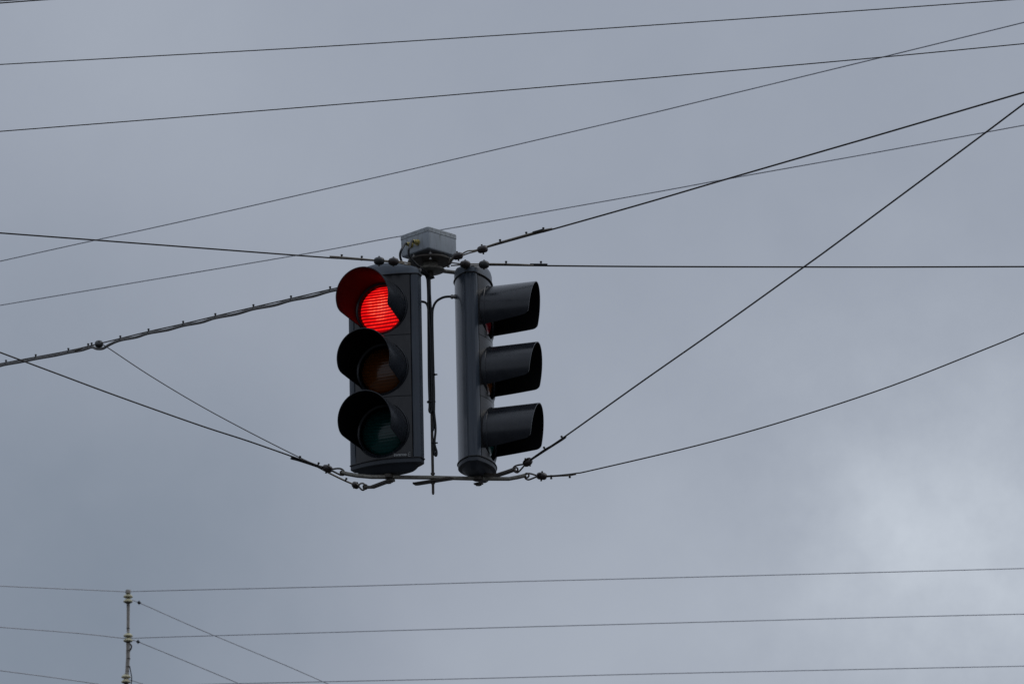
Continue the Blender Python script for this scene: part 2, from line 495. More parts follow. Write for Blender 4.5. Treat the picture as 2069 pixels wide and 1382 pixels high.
# top brackets into the backs of both caps
def hw(mx, u, v, z):      # point of a traffic light in frame axes
    return FR(AI @ (mx @ Vector((u, -v, z))))
pr = hw(mx_b, 0.0, -0.07, HB + 0.010); pl_ = hw(mx_a, 0.0, -0.07, HB + 0.010)
for e in (pr, pl_):
    s = hc + Vector((0, 0, -0.023)); e = e.copy()
    d = (e - s); d.z = 0; d.normalize()
    mb = MB(); mb.bar([s + d * 0.045, Vector((e.x, e.y, s.z)).lerp(s, 0.25), Vector((e.x, e.y, s.z))], 0.03, 0.008); mb.build('top_bar', M['steel'], frame, smooth=20)
# bottom bars
fl = hw(mx_a, 0, 0, -0.068); fr_ = hw(mx_b, 0, 0, -0.068)
zb = 0.0
def lower(px, py, y=None, z=None):
    return FR(loc(px, py, y))
main = [FR(loc(690, 954.5, -0.055)), FR(loc(700, 957, -0.053)), FR(loc(722, 961, -0.05)), FR(loc(752, 963.5, -0.045)),
        FR(loc(790, 963.8, fl.y)), FR(loc(875, 964.6, 0.0)), FR(loc(966, 967.0, fr_.y)), FR(loc(1028, 967.2, 0.035)), FR(loc(1046, 964.0, 0.035)), FR(loc(1063, 960.0, 0.035))]
fl = main[4].copy(); fr_ = main[6].copy()
mb = MB(); mb.bar(main, 0.024, 0.0115); mb.build('cross_bar', M['steel'], frame, smooth=20)
mb = MB(); mb.bar([fl + Vector((0.012, 0.0, -0.0125)), fl + Vector((-0.005, 0.006, -0.0125)), FR(loc(752, 984, 0.075)), FR(loc(739, 984, 0.095))], 0.024, 0.010); mb.build('hook_arm', M['dark_steel'], frame, smooth=20)
mb = MB(); mb.bar([fr_ + Vector((0.004, -0.004, 0.0118)), fr_ + Vector((0.03, -0.016, 0.0118)), FR(loc(1005, 960, -0.03)), FR(loc(1025, 953.5, -0.06)), FR(loc(1040, 948, -0.075))], 0.024, 0.011); mb.build('hook_arm', M['dark_steel'], frame, smooth=20)
mb = MB(); mb.bar([FR(loc(837, 977.5, 0.045)), FR(loc(842, 977.3, 0.041)), FR(loc(875, 972, 0.0)), FR(loc(905, 967.3, -0.035)), FR(loc(912, 966.2, -0.045))], 0.034, 0.008); mb.build('spare_arm', M['dark_steel'], frame, smooth=20)

def eye(px, py, yl, ax, r=0.0085):
    c = FR(loc(px, py, yl)); mx = axis_mx(c, ax)
    mb = MB(); mb.tube([mx @ Vector((r * math.cos(2 * math.pi * i / 20), r * math.sin(2 * math.pi * i / 20), 0)) for i in range(21)], 0.0038, 8)
    mb.build('hook_eye', M['dark_steel'], frame)
eye(692, 955.5, -0.056, (0.3, 1, 0.5)); eye(738, 983.5, 0.095, (0.4, 1, 0.3)); eye(1042, 948.5, -0.078, (-0.3, 1, 0.6)); eye(1064.5, 960.5, 0.03, (-0.4, 1, 0.4))

# ------------------------------------------------------------------ junction box on the hub
bb = zpx(868, 519, 0)
bc = loc(866.5, 519, 0)
jb = empty('junction_box', A @ Matrix.Translation((bc.x, 0, bb)) @ Matrix.Rotation(R(45.5), 4, 'Z'), 'small square pale grey plastic box on top of the hub between the traffic lights', 'junction box')
S = 0.163; BH = 0.071
def rsq(h, r, n=5):
    p = []
    for cx_, cy_, a0 in ((h - r, h - r, 0), (-h + r, h - r, 90), (-h + r, -h + r, 180), (h - r, -h + r, 270)):
        for i in range(n + 1):
            a = R(a0 + 90 * i / n); p.append((cx_ + r * math.cos(a), cy_ + r * math.sin(a)))
    return p
mb = MB()
mb.loft([[Vector((x, y, z)) for x, y in rsq(S / 2 - d, 0.010)] for d, z in ((0.004, 0), (0.001, 0.003), (0.0, 0.008), (0.0, BH))])
mb.build('box_body', M['box'], jb)
mb = MB()
mb.loft([[Vector((x, y, z)) for x, y in rsq(S / 2 - d, 0.010)] for d, z in ((-0.0012, BH + 0.0012), (-0.0012, BH + 0.018), (0.001, BH + 0.0205), (0.006, BH + 0.0215))])
mb.build('box_lid', M['lid'], jb)
gl = []
for yy, zz in ((-0.021, 0.037), (0.016, 0.035)):
    # glands sit on the box face turned to the viewer's left (local -X side)
    gx = axis_mx(Vector((-S / 2, yy, zz)), (-1, 0, 0))
    mb = MB(); mb.lathe([(0.0125, -0.002), (0.0125, 0.004)], 16, gx); mb.lathe([(0.0105, 0.0042), (0.0105, 0.012), (0.0085, 0.013), (0.0085, 0.024), (0.006, 0.026)], 8, gx)
    mb.build('cable_gland', M['brass'], jb)
    gl.append(AI @ (jb.matrix_world @ Vector((-S / 2 - 0.026, yy, zz))) if False else (Matrix.Translation((bc.x, 0, bb)) @ Matrix.Rotation(R(45.5), 4, 'Z')) @ Vector((-S / 2 - 0.026, yy, zz)))

# ------------------------------------------------------------------ control cables
def cable(label, pts, r, ties=(), m='cable'):
    root = empty('control_cable', A, label, 'cable', 'black control cables on the pole')
    mb = MB(); mb.tube(spline(pts, 10), r, 10); mb.build('cable_sheath', M[m], root)
    for px, py, w, dy in ties:
        c = loc(px, py, dy)
        mb = MB(); mb.lathe([(w, -0.0025), (w, 0.0025)], 14, Matrix.Translation(c)); mb.box(c + Vector((w + 0.003, -0.001, 0)), (0.008, 0.005, 0.005))
        mb.build('cable_tie', M['rubber'], root)
g0, g1 = gl
dn = Vector((-0.7, -0.7, 0))
cable('black cable from the left brass gland of the grey box, looping down beside it',
      [g1, g1 + dn * 0.010 + Vector((0, 0, -0.002)), loc(812, 503.5, -0.11), loc(808.5, 513, -0.11), loc(809.5, 523, -0.10), loc(814.5, 533, -0.09), loc(826, 540, -0.07), loc(846, 547, -0.05), loc(861, 558, -0.018), loc(864.5, 580, -0.010),
       loc(865.5, 640, -0.010), loc(866.5, 760, -0.010), loc(868, 815, -0.010), loc(867.5, 829, -0.010), loc(870.2, 833, -0.010), loc(872.4, 826, -0.010), loc(872, 790, -0.013), loc(870, 700, -0.014), loc(866.5, 640, -0.012), loc(864.5, 620, -0.004), loc(860, 612, 0.01), loc(852, 609.5, 0.02), loc(840, 609, 0.03)], 0.0050,
      [(869.5, 812, 0.014, -0.005)])
cable('black cable from the right brass gland of the grey box, crossing before the hub',
      [g0, g0 + dn * 0.008 + Vector((0, 0, -0.002)), loc(827, 501.5, -0.125), loc(825.5, 509, -0.125), loc(828, 518, -0.12), loc(835, 528, -0.11), loc(849, 541, -0.09), loc(860, 550, -0.05), loc(866, 562, -0.013),
       loc(869, 600, -0.012), loc(872, 660, -0.010), loc(874.5, 760, -0.010), loc(876, 820, -0.010), loc(880, 865, -0.006), loc(878, 895, -0.006), loc(882, 912, -0.006), loc(881, 920.5, -0.006), loc(877.5, 915, -0.006), loc(875.5, 898, -0.008)], 0.0048,
      [(873, 757, 0.0145, -0.005), (876.5, 895, 0.009, -0.003), (868.5, 562, 0.012, -0.004)])
# gland on the back of the sideways traffic light
gp = loc(912, 599.6, -0.01); gx = axis_mx(loc(920, 599.6, -0.01), (-1, 0.0, 0))
cable('black cable that curves from the pole to the gland on the sideways traffic light',
      [gp, loc(903, 599.6, -0.01), loc(893, 602, -0.008), loc(882, 609, -0.006), loc(875.5, 621, -0.004), loc(873.5, 640, -0.004), loc(874.5, 700, -0.006), loc(876, 760, -0.006), loc(877, 800, -0.004), loc(876.5, 850, -0.004), loc(874.5, 870, -0.008)], 0.0050)
mbx = mx_b.inverted() @ A
mb = MB()
mb.lathe([(0.0085, -0.002), (0.0095, 0.0), (0.0095, 0.010), (0.0075, 0.011), (0.0075, 0.015), (0.0095, 0.0155), (0.0095, 0.022), (0.006, 0.026)], 12, mbx @ gx @ Matrix.Translation((0, 0, -0.006)))
o = mb.build('cable_gland', M['bolt'], tl_b)

# ------------------------------------------------------------------ overhead wires
def wpoints(pts, z0, z1, n=6):
    """3-D points through photo pixels, straight in plan (1/depth linear along the run)."""
    pts = [Vector((p[0], p[1], 0)) for p in pts]
    sm = spline(pts, n)
    xa, xb = pts[0].x, pts[-1].x
    out = []
    for p in sm:
        t = (p.x - xa) / (xb - xa)
        out.append(at(p.x, p.y, 1.0 / ((1 - t) / z0 + t / z1)))
    return out
def extend(P, a=0.0, b=0.0):
    P = list(P)
    if a: P.insert(0, P[0] + (P[0] - P[1]).normalized() * a)
    if b: P.append(P[-1] + (P[-1] - P[-2]).normalized() * b)
    return P

def insulator(parent, p, axis, m='glaze', s=1.0, along=None):
    """two-shell strain insulator: squat drum with a seam and a through bolt"""
    mb = MB()
    mx = axis_mx(p, axis) @ Matrix.Scale(s, 4)
    mb.lathe([(0.005, -0.0150), (0.013, -0.0145), (0.0190, -0.0105), (0.0215, -0.0045), (0.0215, -0.0012), (0.0200, -0.0008), (0.0200, 0.0008), (0.0218, 0.0012), (0.0215, 0.0050), (0.0180, 0.0110), (0.011, 0.0142), (0.005, 0.0147)], 24, mx)
    o = mb.build('insulator', M[m], parent, smooth=38)
    mb = MB(); mb.lathe([(0.0038, -0.021), (0.0038, -0.0151), (0.002, -0.015), (0.002, 0.0147), (0.0042, 0.0148), (0.0042, 0.0185), (0.002, 0.0205)], 6, mx)
    mb.build('bolt', M['dark_steel'], o)
    return o
def tie(parent, p, t, up=1, h=0.013, r=0.0052, m='rubber'):
    t = Vector(t).normalized(); h *= 0.82
    mb = MB(); mb.lathe([(r, -0.0028), (r, 0.0028)], 10, axis_mx(p, t))
    sd = Vector((0, 0, 1)); sd = (sd - t * sd.dot(t)).normalized() * up
    mx = axis_mx(p + sd * r * 0.8, sd)
    mb.lathe([(0.0034, 0), (0.0034, h - 0.006), (0.0046, h - 0.0055), (0.0046, h - 0.0005), (0.003, h)], 8, mx)
    return mb.build('clip', M[m], parent)

def root_at(name, p, label, cat, group):
    o = bpy.data.objects.new(name, None); o.empty_display_size = 0.05
    col.objects.link(o); o.location = p
    bpy.context.view_layer.update()
    return tag(o, label, cat, group)

class Wire:
    """a wire thing: everything is given in world points and stored about its root"""
    def __init__(s, name, p, label, cat, group):
        s.p = Vector(p); s.root = root_at(name, p, label, cat, group)
    def tube(s, name, pts, r, m, seg=8):
        mb = MB(); mb.tube([Vector(q) - s.p for q in pts], r, seg); return mb.build(name, M[m], s.root)
    def ins(s, p, axis, m='glaze', k=1.0): return insulator(s.root, Vector(p) - s.p, axis, m, k)
    def tie(s, p, t, up=1, **kw): return tie(s.root, Vector(p) - s.p, t, up, **kw)

def W_(p): return A @ Vector(p)
def rpx(d, z): return d / 2 * z / F * 1.3        # radius in metres of a wire d photo-pixels thick at depth z
SPAN = 'span wires that carry the traffic lights'
hubw = A @ (hc + Vector((0, 0, zbar)))

def depth(P): return -((RC.transposed() @ (P - CAM)).z)
zh = depth(hubw)

# left span wire
zi = 15.82
w = Wire('span_wire', at(826, 532, 15.86), 'upper span wire running left from the hub, two insulators over the lit traffic light', 'wire', SPAN)
P = wpoints([(0, 471), (300, 493.5), (640, 519.2), (690, 522.5), (756, 526.8)], 15.45, zi)
w.tube('strand', extend(P, 30), rpx(2.5, 15.6), 'wire')
w.tube('grip_rod', wpoints([(666, 518.2), (690, 519.8), (730, 523.2), (757, 525.8)], 15.79, zi), rpx(2.4, 15.8), 'rod')
w.tube('link', [at(774, 527.5, zi), at(788, 528.5, zi)], rpx(4, 15.8), 'rod')
w.tube('link', [at(803, 528, zi), at(820, 530.5, 15.86), at(829, 533, 15.87)], rpx(2.5, 15.8), 'rod')
w.tube('link', [at(803, 530.5, zi), at(820, 534.5, 15.86), at(829, 535.5, 15.87)], rpx(2.5, 15.8), 'rod')
w.ins(at(766, 527.5, zi), (0, -0.1, 1), 'glaze_grey', 1.0); w.ins(at(795, 528.8, zi), (0, -0.1, 1), 'glaze', 0.98)
for x, y in ((690, 521.5), (730.5, 524.5)): w.tie(at(x, y, zi), (1, 0, -0.07))
# right upper span wire, coming towards the viewer
w = Wire('span_wire', at(905, 524, 15.82), 'thick span wire climbing right from beside the grey box, with two insulators and three clips', 'wire', SPAN)
za, zb_ = 15.66, 13.75
P = wpoints([(985, 499.5), (1010, 492.5), (1064, 477.5), (1098, 468.5), (1115, 464), (1300, 411.7), (1469, 362), (1700, 295), (1769, 275), (2069, 187)], za, zb_)
w.tube('strand', extend(P, 0, 7), rpx(2.9, 14.5), 'wire')
w.tube('grip_rod', wpoints([(985, 498), (1010, 490), (1064, 474.5), (1098, 465.5), (1115, 462.3)], za, 15.4), rpx(2.8, 15.5), 'rod')
w.tube('grip_sleeve', wpoints([(1077, 469.3), (1098, 463.5)], 15.47, 15.4), rpx(2.6, 15.4), 'cable')
w.tube('link', spline([at(934, 513, 15.77), at(945, 507.5, 15.75), at(957, 506.5, 15.73), at(966, 504.5, 15.72)]), rpx(2.4, 15.8), 'rod')
w.tube('link', spline([at(934, 516.5, 15.77), at(948, 511.5, 15.75), at(958, 509, 15.73), at(966, 506.5, 15.72)]), rpx(2.4, 15.8), 'rod')
w.tube('link', [at(909, 526.5, 15.84), at(917, 518.5, 15.8)], rpx(2.6, 15.8), 'rod')
w.tube('link', [at(908, 531, 15.85), at(914, 525, 15.82), at(920, 520, 15.8)], rpx(3, 15.8), 'dark_steel')
w.ins(at(925, 517.5, 15.78), (-0.2, -0.3, 1), 'glaze', 0.98); w.ins(at(975, 503.8, 15.70), (-0.2, -0.3, 1), 'glaze', 1.0)
for x, y in ((1010.5, 491), (1063.5, 476), (1098, 467)): w.tie(at(x, y, 15.6), (1, -0.9, 0.05))
# right level span wire
w = Wire('span_wire', at(916, 536, 15.87), 'level span wire above the sideways traffic light, two drum insulators at its end', 'wire', SPAN)
zi = 15.9
P = wpoints([(987, 535.8), (1022, 536), (1094, 537), (1300, 538.8), (1700, 539.8), (1869, 539.6), (2069, 539)], zi, 16.25)
w.tube('strand', extend(P, 0, 30), rpx(2.6, 16), 'wire')
w.tube('grip_rod', wpoints([(987, 533.2), (1022, 533.8), (1060, 535), (1078, 536)], zi, 15.92), rpx(2.5, 16), 'rod')
w.tube('grip_sleeve', [at(1071, 534.4, 15.92), at(1106, 534.6, 15.93)], rpx(3.2, 16), 'cable')
w.tube('link', [at(949, 533.4, 15.88), at(970, 533.4, 15.89)], rpx(2, 15.9), 'rod')
w.tube('link', [at(949, 536.4, 15.88), at(970, 536.4, 15.89)], rpx(2, 15.9), 'rod')
w.tube('link', [at(909, 530.5, 15.87), at(931, 533.5, 15.87)], rpx(2.6, 15.9), 'bolt')
w.tube('link', [at(911, 537, 15.87), at(931, 535.5, 15.87)], rpx(2.4, 15.9), 'bolt')
w.ins(at(940, 534.5, 15.87), (0, -0.05, 1), 'glaze', 0.99); w.ins(at(978, 534.8, 15.89), (0, -0.05, 1), 'glaze_grey', 0.99)
w.tie(at(1022.5, 534.8, 15.9), (1, 0, 0)); w.tie(at(1093, 535, 15.93), (1, 0, 0))
# left supply wire with bundled cable
w = Wire('supply_wire', at(690, 581, 16.15), 'wire with a thick grey cable clipped under it, passing behind the lit traffic light', 'wire', SPAN)
SW = [(0, 735), (72, 721.5), (138, 709), (200, 694.5), (243, 684), (300, 670), (370, 654.5), (435, 639), (512, 621), (588, 603.5), (667, 585), (690, 579.5), (850, 538)]
zA, zB = 17.6, 15.9
P = wpoints(SW, zA, zB)
w.tube('strand', extend(P, 30), rpx(2.1, 16.8), 'wire')
def sy(x):
    for (x0, y0), (x1, y1) in zip(SW, SW[1:]):
        if x0 <= x <= x1: return y0 + (y1 - y0) * (x - x0) / (x1 - x0)
tx = [12, 72, 138, 185, 243, 300, 370, 435, 512, 588, 667]
cp = [(0, sy(0) + 4)]
for i, x in enumerate(tx):
    cp.append((x, sy(x) + 3.4))
    nx = tx[i + 1] if i + 1 < len(tx) else 750
    m_ = (x + nx) / 2
    sag = (0.6, 0.8, 2.2, 0, 3.0, 3.0, 3.6, 3.4, 3.6, 3.6, 3.6)[i]
    if i == 3: cp += [(195, 704.5), (208, 704), (222, 696)]
    else: cp.append((m_ + 4, sy(m_ + 4) + 3.6 + 0.55 * sag))
cp += [(790, 560), (850, 545)]
w.tube('supply_cable', extend(wpoints(cp, zA, zB, 5), 30), rpx(4.6, 16.8), 'grey_cable', 10)
def zAt(x): t = x / 850; return 1 / ((1 - t) / zA + t / zB)
for x in tx + [178]:
    w.tie(at(x, sy(x) + 1.9, zAt(x)), (1, -0.8, 0.02), h=0.015, r=0.0062)
w.tube('clamp', [at(153, 708, zAt(155)), at(166, 704.5, zAt(166))], rpx(5, 17), 'dark_steel')
o = w.ins(at(200, 695, zAt(200)), (0.1, -0.75, 0.6), 'glaze_grey', 0.86)
# stay from that insulator down to the lower left
w = Wire('stay_wire', at(213, 699, zAt(212)), 'thin stay wire slanting from the clipped cable to the insulators below the lit light', 'wire', SPAN)
P = wpoints([(206, 697), (217, 702), (300, 757), (400, 817), (500, 871), (603, 923), (640, 939), (655, 943)], zAt(205), 15.83)
w.tube('strand', P, rpx(1.7, 16.3), 'wire')
# lower left wire
w = Wire('span_wire', at(661, 946, 15.82), 'dark span wire falling from the left edge to two insulators below the lit traffic light', 'wire', SPAN)
P = wpoints([(0, 712), (118, 756), (235, 799.5), (400, 858), (500, 890.5), (590, 922), (640, 939.5), (653, 943.5)], 15.1, 15.82)
w.tube('strand', extend(P, 20), rpx(2.5, 15.5), 'wire')
w.tube('grip_sleeve', wpoints([(588, 925.5), (605, 930), (640, 941.5), (653, 946)], 15.75, 15.82), rpx(4.2, 15.8), 'cable')
w.tube('grip_rod', wpoints([(604, 927), (635, 939.5), (668, 957), (697, 971), (711, 977)], 15.80, 15.93), rpx(3, 15.8), 'rod')
w.ins(at(661.5, 946.5, 15.82), (0.35, -0.25, 1), 'glaze', 0.98)
w.ins(at(718.5, 980, 15.95), (0.5, -0.5, 0.6), 'glaze', 0.78)
for x, y in ((604.5, 927.5), (642, 940.5)): w.tie(at(x, y, 15.8), (1, 0, -0.35), h=0.012)
w.tie(at(698, 970.5, 15.9), (1, 0, -0.5), h=0.009)
lp = spline([at(670, 948, 15.82), at(682, 946.3, 15.82), at(690, 947.5, 15.82), at(695, 952, 15.82), at(694.5, 956.5, 15.82), at(690, 959.5, 15.82), at(684, 957.5, 15.82), at(671, 951, 15.82)])
w.tube('loop', lp, rpx(2.9, 15.8), 'dark_steel')
lp = spline([at(725, 980, 15.95), at(729, 976.5, 15.95), at(735, 977, 15.95), at(738, 983, 15.96), at(735.5, 989, 15.97), at(731, 989, 15.97), at(725, 983, 15.95)])
w.tube('loop', lp, rpx(3, 15.8), 'bolt')
# lower right wires
w = Wire('span_wire', at(1066, 933, 15.78), 'dark wire rising steeply to the right edge from below the sideways traffic light', 'wire', SPAN)
P = wpoints([(1073, 927.5), (1101, 908), (1137, 885), (1300, 769), (1456, 660), (1623, 540.5), (1700, 484.5), (1949, 300), (2069, 210)], 15.76, 13.4)
w.tube('strand', extend(P, 0, 6), rpx(2.6, 14.6), 'wire')
w.tube('grip_rod', wpoints([(1072, 929), (1101, 910), (1137, 887), (1143, 881.5)], 15.76, 15.6), rpx(3.6, 15.7), 'cable')
w.ins(at(1066, 933.5, 15.77), (-0.55, -0.4, 0.7), 'glaze', 0.96)
for x, y in ((1101.5, 907.5), (1137, 885.5)): w.tie(at(x, y, 15.7), (1, -0.5, 0.75), h=0.010)
w.tube('loop', spline([at(1057, 938, 15.78), at(1047, 939.5, 15.79), at(1040, 942, 15.79), at(1036.5, 947, 15.79), at(1039, 952, 15.79), at(1045, 954.5, 15.79), at(1050, 951, 15.79), at(1059, 941, 15.78)]), rpx(2.8, 15.8), 'dark_steel')
w = Wire('span_wire', at(1094, 961, 15.9), 'slack wire curving up to the right edge from the lowest insulator on the right', 'wire', SPAN)
P = wpoints([(1104, 961.5), (1130, 960), (1164, 956), (1200, 949), (1410, 899.5), (1590, 849), (1800, 780), (2004, 700), (2069, 673)], 15.9, 15.0)
w.tube('strand', extend(P, 0, 12), rpx(2.2, 15.5), 'wire')
w.tube('grip_rod', wpoints([(1104, 962.5), (1130, 961), (1150, 960), (1164, 957.5)], 15.9, 15.88), rpx(3, 15.8), 'rod')
w.ins(at(1094.5, 961.5, 15.9), (0.12, -0.3, 1), 'glaze', 1.0)
for x, y in ((1113.5, 961.8), (1151, 959.5)): w.tie(at(x, y, 15.9), (1, 0, 0.05), up=-1, h=0.010)
w.tube('loop', spline([at(1084, 960.5, 15.9), at(1073, 957, 15.9), at(1066, 956.5, 15.9), at(1061, 960, 15.9), at(1061.5, 966, 15.9), at(1067, 969, 15.9), at(1073, 967.5, 15.9), at(1084, 963, 15.9)]), rpx(2.8, 15.8), 'dark_steel')

# lines that only cross the sky
SKYL = 'overhead lines crossing the sky'
def line(label, pts, z0, z1, d, m='wire', ext=45, name='overhead_line', group=SKYL):
    P = extend(wpoints(pts, z0, z1), ext, ext)
    zm = (z0 + z1) / 2; c = P[len(P) // 2]
    mb = MB(); mb.tube([p - c for p in P], rpx(d, zm), 8)
    o = mb.build(name, M[m]); o.location = c
    return tag(o, label, 'wire', group)
line('topmost dark line sloping gently up to the right across the whole sky', [(0, 131), (300, 114.5), (640, 95.5), (1000, 72.7), (1300, 52.8), (1769, 20), (2069, -1.5)], 21, 19.5, 1.75)
line('second dark line from the top, sloping up right and crossed by a thin grey line', [(0, 266), (300, 242.5), (500, 226.5), (800, 202), (1000, 185), (1300, 159.5), (1400, 150.5), (1769, 117.5), (2069, 89)], 21, 19.5, 1.8)
line('thin grey line above the junction box, crossing the second dark line near the right edge', [(0, 528), (190, 486), (300, 462.5), (500, 418), (800, 349.5), (1013, 300), (1300, 233), (1400, 209), (1769, 119.5), (2069, 46)], 26, 22, 1.9, 'grey_wire')
line('thin grey line passing right behind the pale grey junction box', [(0, 617), (300, 566.5), (640, 509), (783, 482), (930, 458), (1300, 393), (1469, 362), (1700, 321), (1816, 300), (2069, 253.5)], 28, 24, 1.8, 'grey_wire')
line('lower of two short dark lines cutting the top left corner', [(0, 7), (40, 4), (95, 0), (300, -14)], 21, 20.5, 2.2, ext=45, group='lines in the top left corner')
line('upper of two short dark lines cutting the top left corner', [(0, 2.6), (40, 0), (95, -3.8), (300, -18)], 21, 20.5, 2.0, ext=45, group='lines in the top left corner')

# ------------------------------------------------------------------ far insulator mast
ZM = 45.0
K = ZM / F                       # metres per photo pixel there
mroot_p = at(258, 1382, ZM); mroot_p.z = 0.0
mast = empty('line_mast', Matrix.Translation(mroot_p), 'slim weathered mast with cream disc insulators in the lower left corner', 'mast')
def mp(px, py): return at(px, py, ZM) - mroot_p
def col_z(px, py): q = mp(px, py); return q
seg = [(259.5, 1192), (259.2, 1216), (258.8, 1274), (259, 1292), (258.5, 1330), (256.5, 1362), (255, 1382), (254, 1400)]
pts = [mp(*q) for q in seg]
mb = MB(); mb.tube(pts[1:3] + [mp(258.9, 1276)], [3.3 * K, 3.0 * K, 3.3 * K], 12); mb.build('rod', M['mast'], mast)
base = Vector((pts[-1].x, pts[-1].y, 0))
mb = MB(); mb.tube([pts[3], pts[4], pts[5], pts[6], pts[7], pts[7] + Vector((-0.02, 0, -0.8)), Vector((pts[7].x - 0.05, pts[7].y, 0))], [4.0 * K, 4.0 * K, 4.0 * K, 4.2 * K, 4.2 * K, 0.09, 0.13], 14); mb.build('post', M['mast'], mast)
def discs(px, py, sep, dark=False):
    c = mp(px, py); mx = Matrix.Translation(c)
    r = 9.6 * K; s = sep * K
    mb = MB()
    for zo in (s / 2, -s / 2):
        mb.lathe([(0.30 * r, zo - 0.30 * s), (0.82 * r, zo - 0.36 * s), (1.0 * r, zo - 0.22 * s), (1.0 * r, zo - 0.12 * s), (0.70 * r, zo + 0.24 * s), (0.40 * r, zo + 0.36 * s), (0.34 * r, zo + 0.44 * s)], 24, mx)
    o = mb.build('disc_insulator', M['porcelain'], mast)
    mb = MB(); mb.lathe([(0.22 * r, -1.05 * s), (0.34 * r, -0.95 * s), (0.34 * r, 1.0 * s), (0.22 * r, 1.05 * s)], 14, mx); mb.build('core', M['dark_steel'], o)
    mb = MB(); mb.lathe([(0.34 * r, -1.12 * s), (0.62 * r, -0.88 * s), (0.62 * r, -0.80 * s)], 16, mx); mb.build('cap', M['dark_steel'], o)
discs(258.8, 1208.5, 10)
discs(258.8, 1287.5, 10)
discs(254.5, 1370.5, 10)
mb = MB(); mb.lathe([(4.6 * K, -3.4 * K), (5.4 * K, -3 * K), (5.4 * K, -0.6 * K), (4.8 * K, 0), (5.4 * K, 0.6 * K), (5.0 * K, 3.4 * K), (3 * K, 4.0 * K)], 16, Matrix.Translation(mp(258.8, 1195))); mb.build('head_clamp', M['mast'], mast)
for q, r in (((259, 1223), 3.4), ((258.8, 1269), 3.4), ((259.3, 1314), 4.4), ((259, 1330), 4.3), ((258, 1346), 4.3), ((257, 1355), 4.0)):
    mb = MB(); mb.lathe([(r * K, -1.1 * K), (r * K, 1.1 * K)], 14, Matrix.Translation(mp(*q))); mb.build('band', M['dark_steel'], mast)
mb = MB(); mb.tube(spline([mp(259, 1298), mp(265, 1303), mp(265, 1309), mp(262, 1314)]), 1.6 * K, 8); mb.build('strap', M['dark_steel'], mast)
mb = MB(); mb.tube(spline([mp(262, 1345), mp(264, 1356), mp(266, 1368), mp(265, 1382), mp(263, 1396)]), 1.0 * K, 8); mb.build('down_lead', M['cable'], mast)

FARL = 'far power lines at the mast'
def fline(label, pts, z0, z1, d=1.45, clip=None, ea=60, eb=60):
    P = extend(wpoints(pts, z0, z1), ea, eb)
    c = P[len(P) // 2]
    r = bpy.data.objects.new('power_line', None); col.objects.link(r); r.location = c; tag(r, label, 'wire', FARL)
    mb = MB(); mb.tube([p - c for p in P], rpx(d, 45), 8); mb.build('conductor', M['grey_wire'], r)
    if clip:
        mb = MB(); mb.lathe([(0.5 * K, -4 * K), (2.8 * K, -2 * K), (3.0 * K, 1.5 * K), (0.8 * K, 4 * K)], 12, axis_mx(at(clip[0], clip[1], 45) - c, (1, 0, -0.35))); mb.box(at(clip[0], clip[1], 45) - c, (2 * K, 2 * K, 8 * K)); mb.build('line_clamp', M['cable'], r)
fline('uppermost far line left of the mast, ending at its tip', [(0, 1183.5), (150, 1190), (256, 1195)], 43, 45, ea=60, eb=0)
fline('uppermost far line right of the mast, running level to the right edge', [(262, 1194.5), (400, 1191), (700, 1184), (1000, 1175.5), (1300, 1168), (1769, 1156), (2069, 1148)], 45, 47, ea=0)
fline('middle far line left of the mast, ending at its second insulator', [(0, 1266.5), (150, 1278), (256, 1289.5)], 43, 45, ea=60, eb=0)
fline('middle far line right of the mast, running level from its second insulator', [(262, 1288.8), (400, 1284.5), (700, 1276), (1000, 1267.5), (1300, 1259.5), (1769, 1247), (2069, 1240)], 45, 47, ea=0)
fline('lowest far line in the bottom left corner, left of the mast', [(0, 1354), (100, 1367), (208, 1382.5), (254, 1389)], 43, 45, ea=60, eb=0)
fline('lowest far line, running just above the bottom edge to the right', [(262, 1386.5), (400, 1382), (700, 1375.5), (1000, 1369), (1300, 1361), (1769, 1351), (2069, 1345)], 45, 47, ea=0)
fline('slanting far line dropping right from the uppermost insulator of the mast', [(264, 1213), (282, 1217.5), (400, 1269.5), (576, 1343), (665, 1382), (760, 1424)], 45, 48, clip=(281, 1217), ea=0)
fline('slanting far line dropping right from the second insulator of the mast', [(264, 1294), (279, 1296), (400, 1345.5), (487, 1382), (580, 1422)], 45, 48, clip=(279, 1296), ea=0)
fline('short slanting far line dropping right from the lowest insulator at the bottom edge', [(262, 1373), (276, 1377), (300, 1386), (380, 1420)], 45, 47, ea=0)

# ------------------------------------------------------------------ ground
mb = MB(); g = 1500
mb.face([mb.bm.verts.new(p) for p in ((-g, -g, 0), (g, -g, 0), (g, g, 0), (-g, g, 0))])
o = mb.build('ground', M['asphalt']); tag(o, 'grey asphalt ground', None, kind='structure')

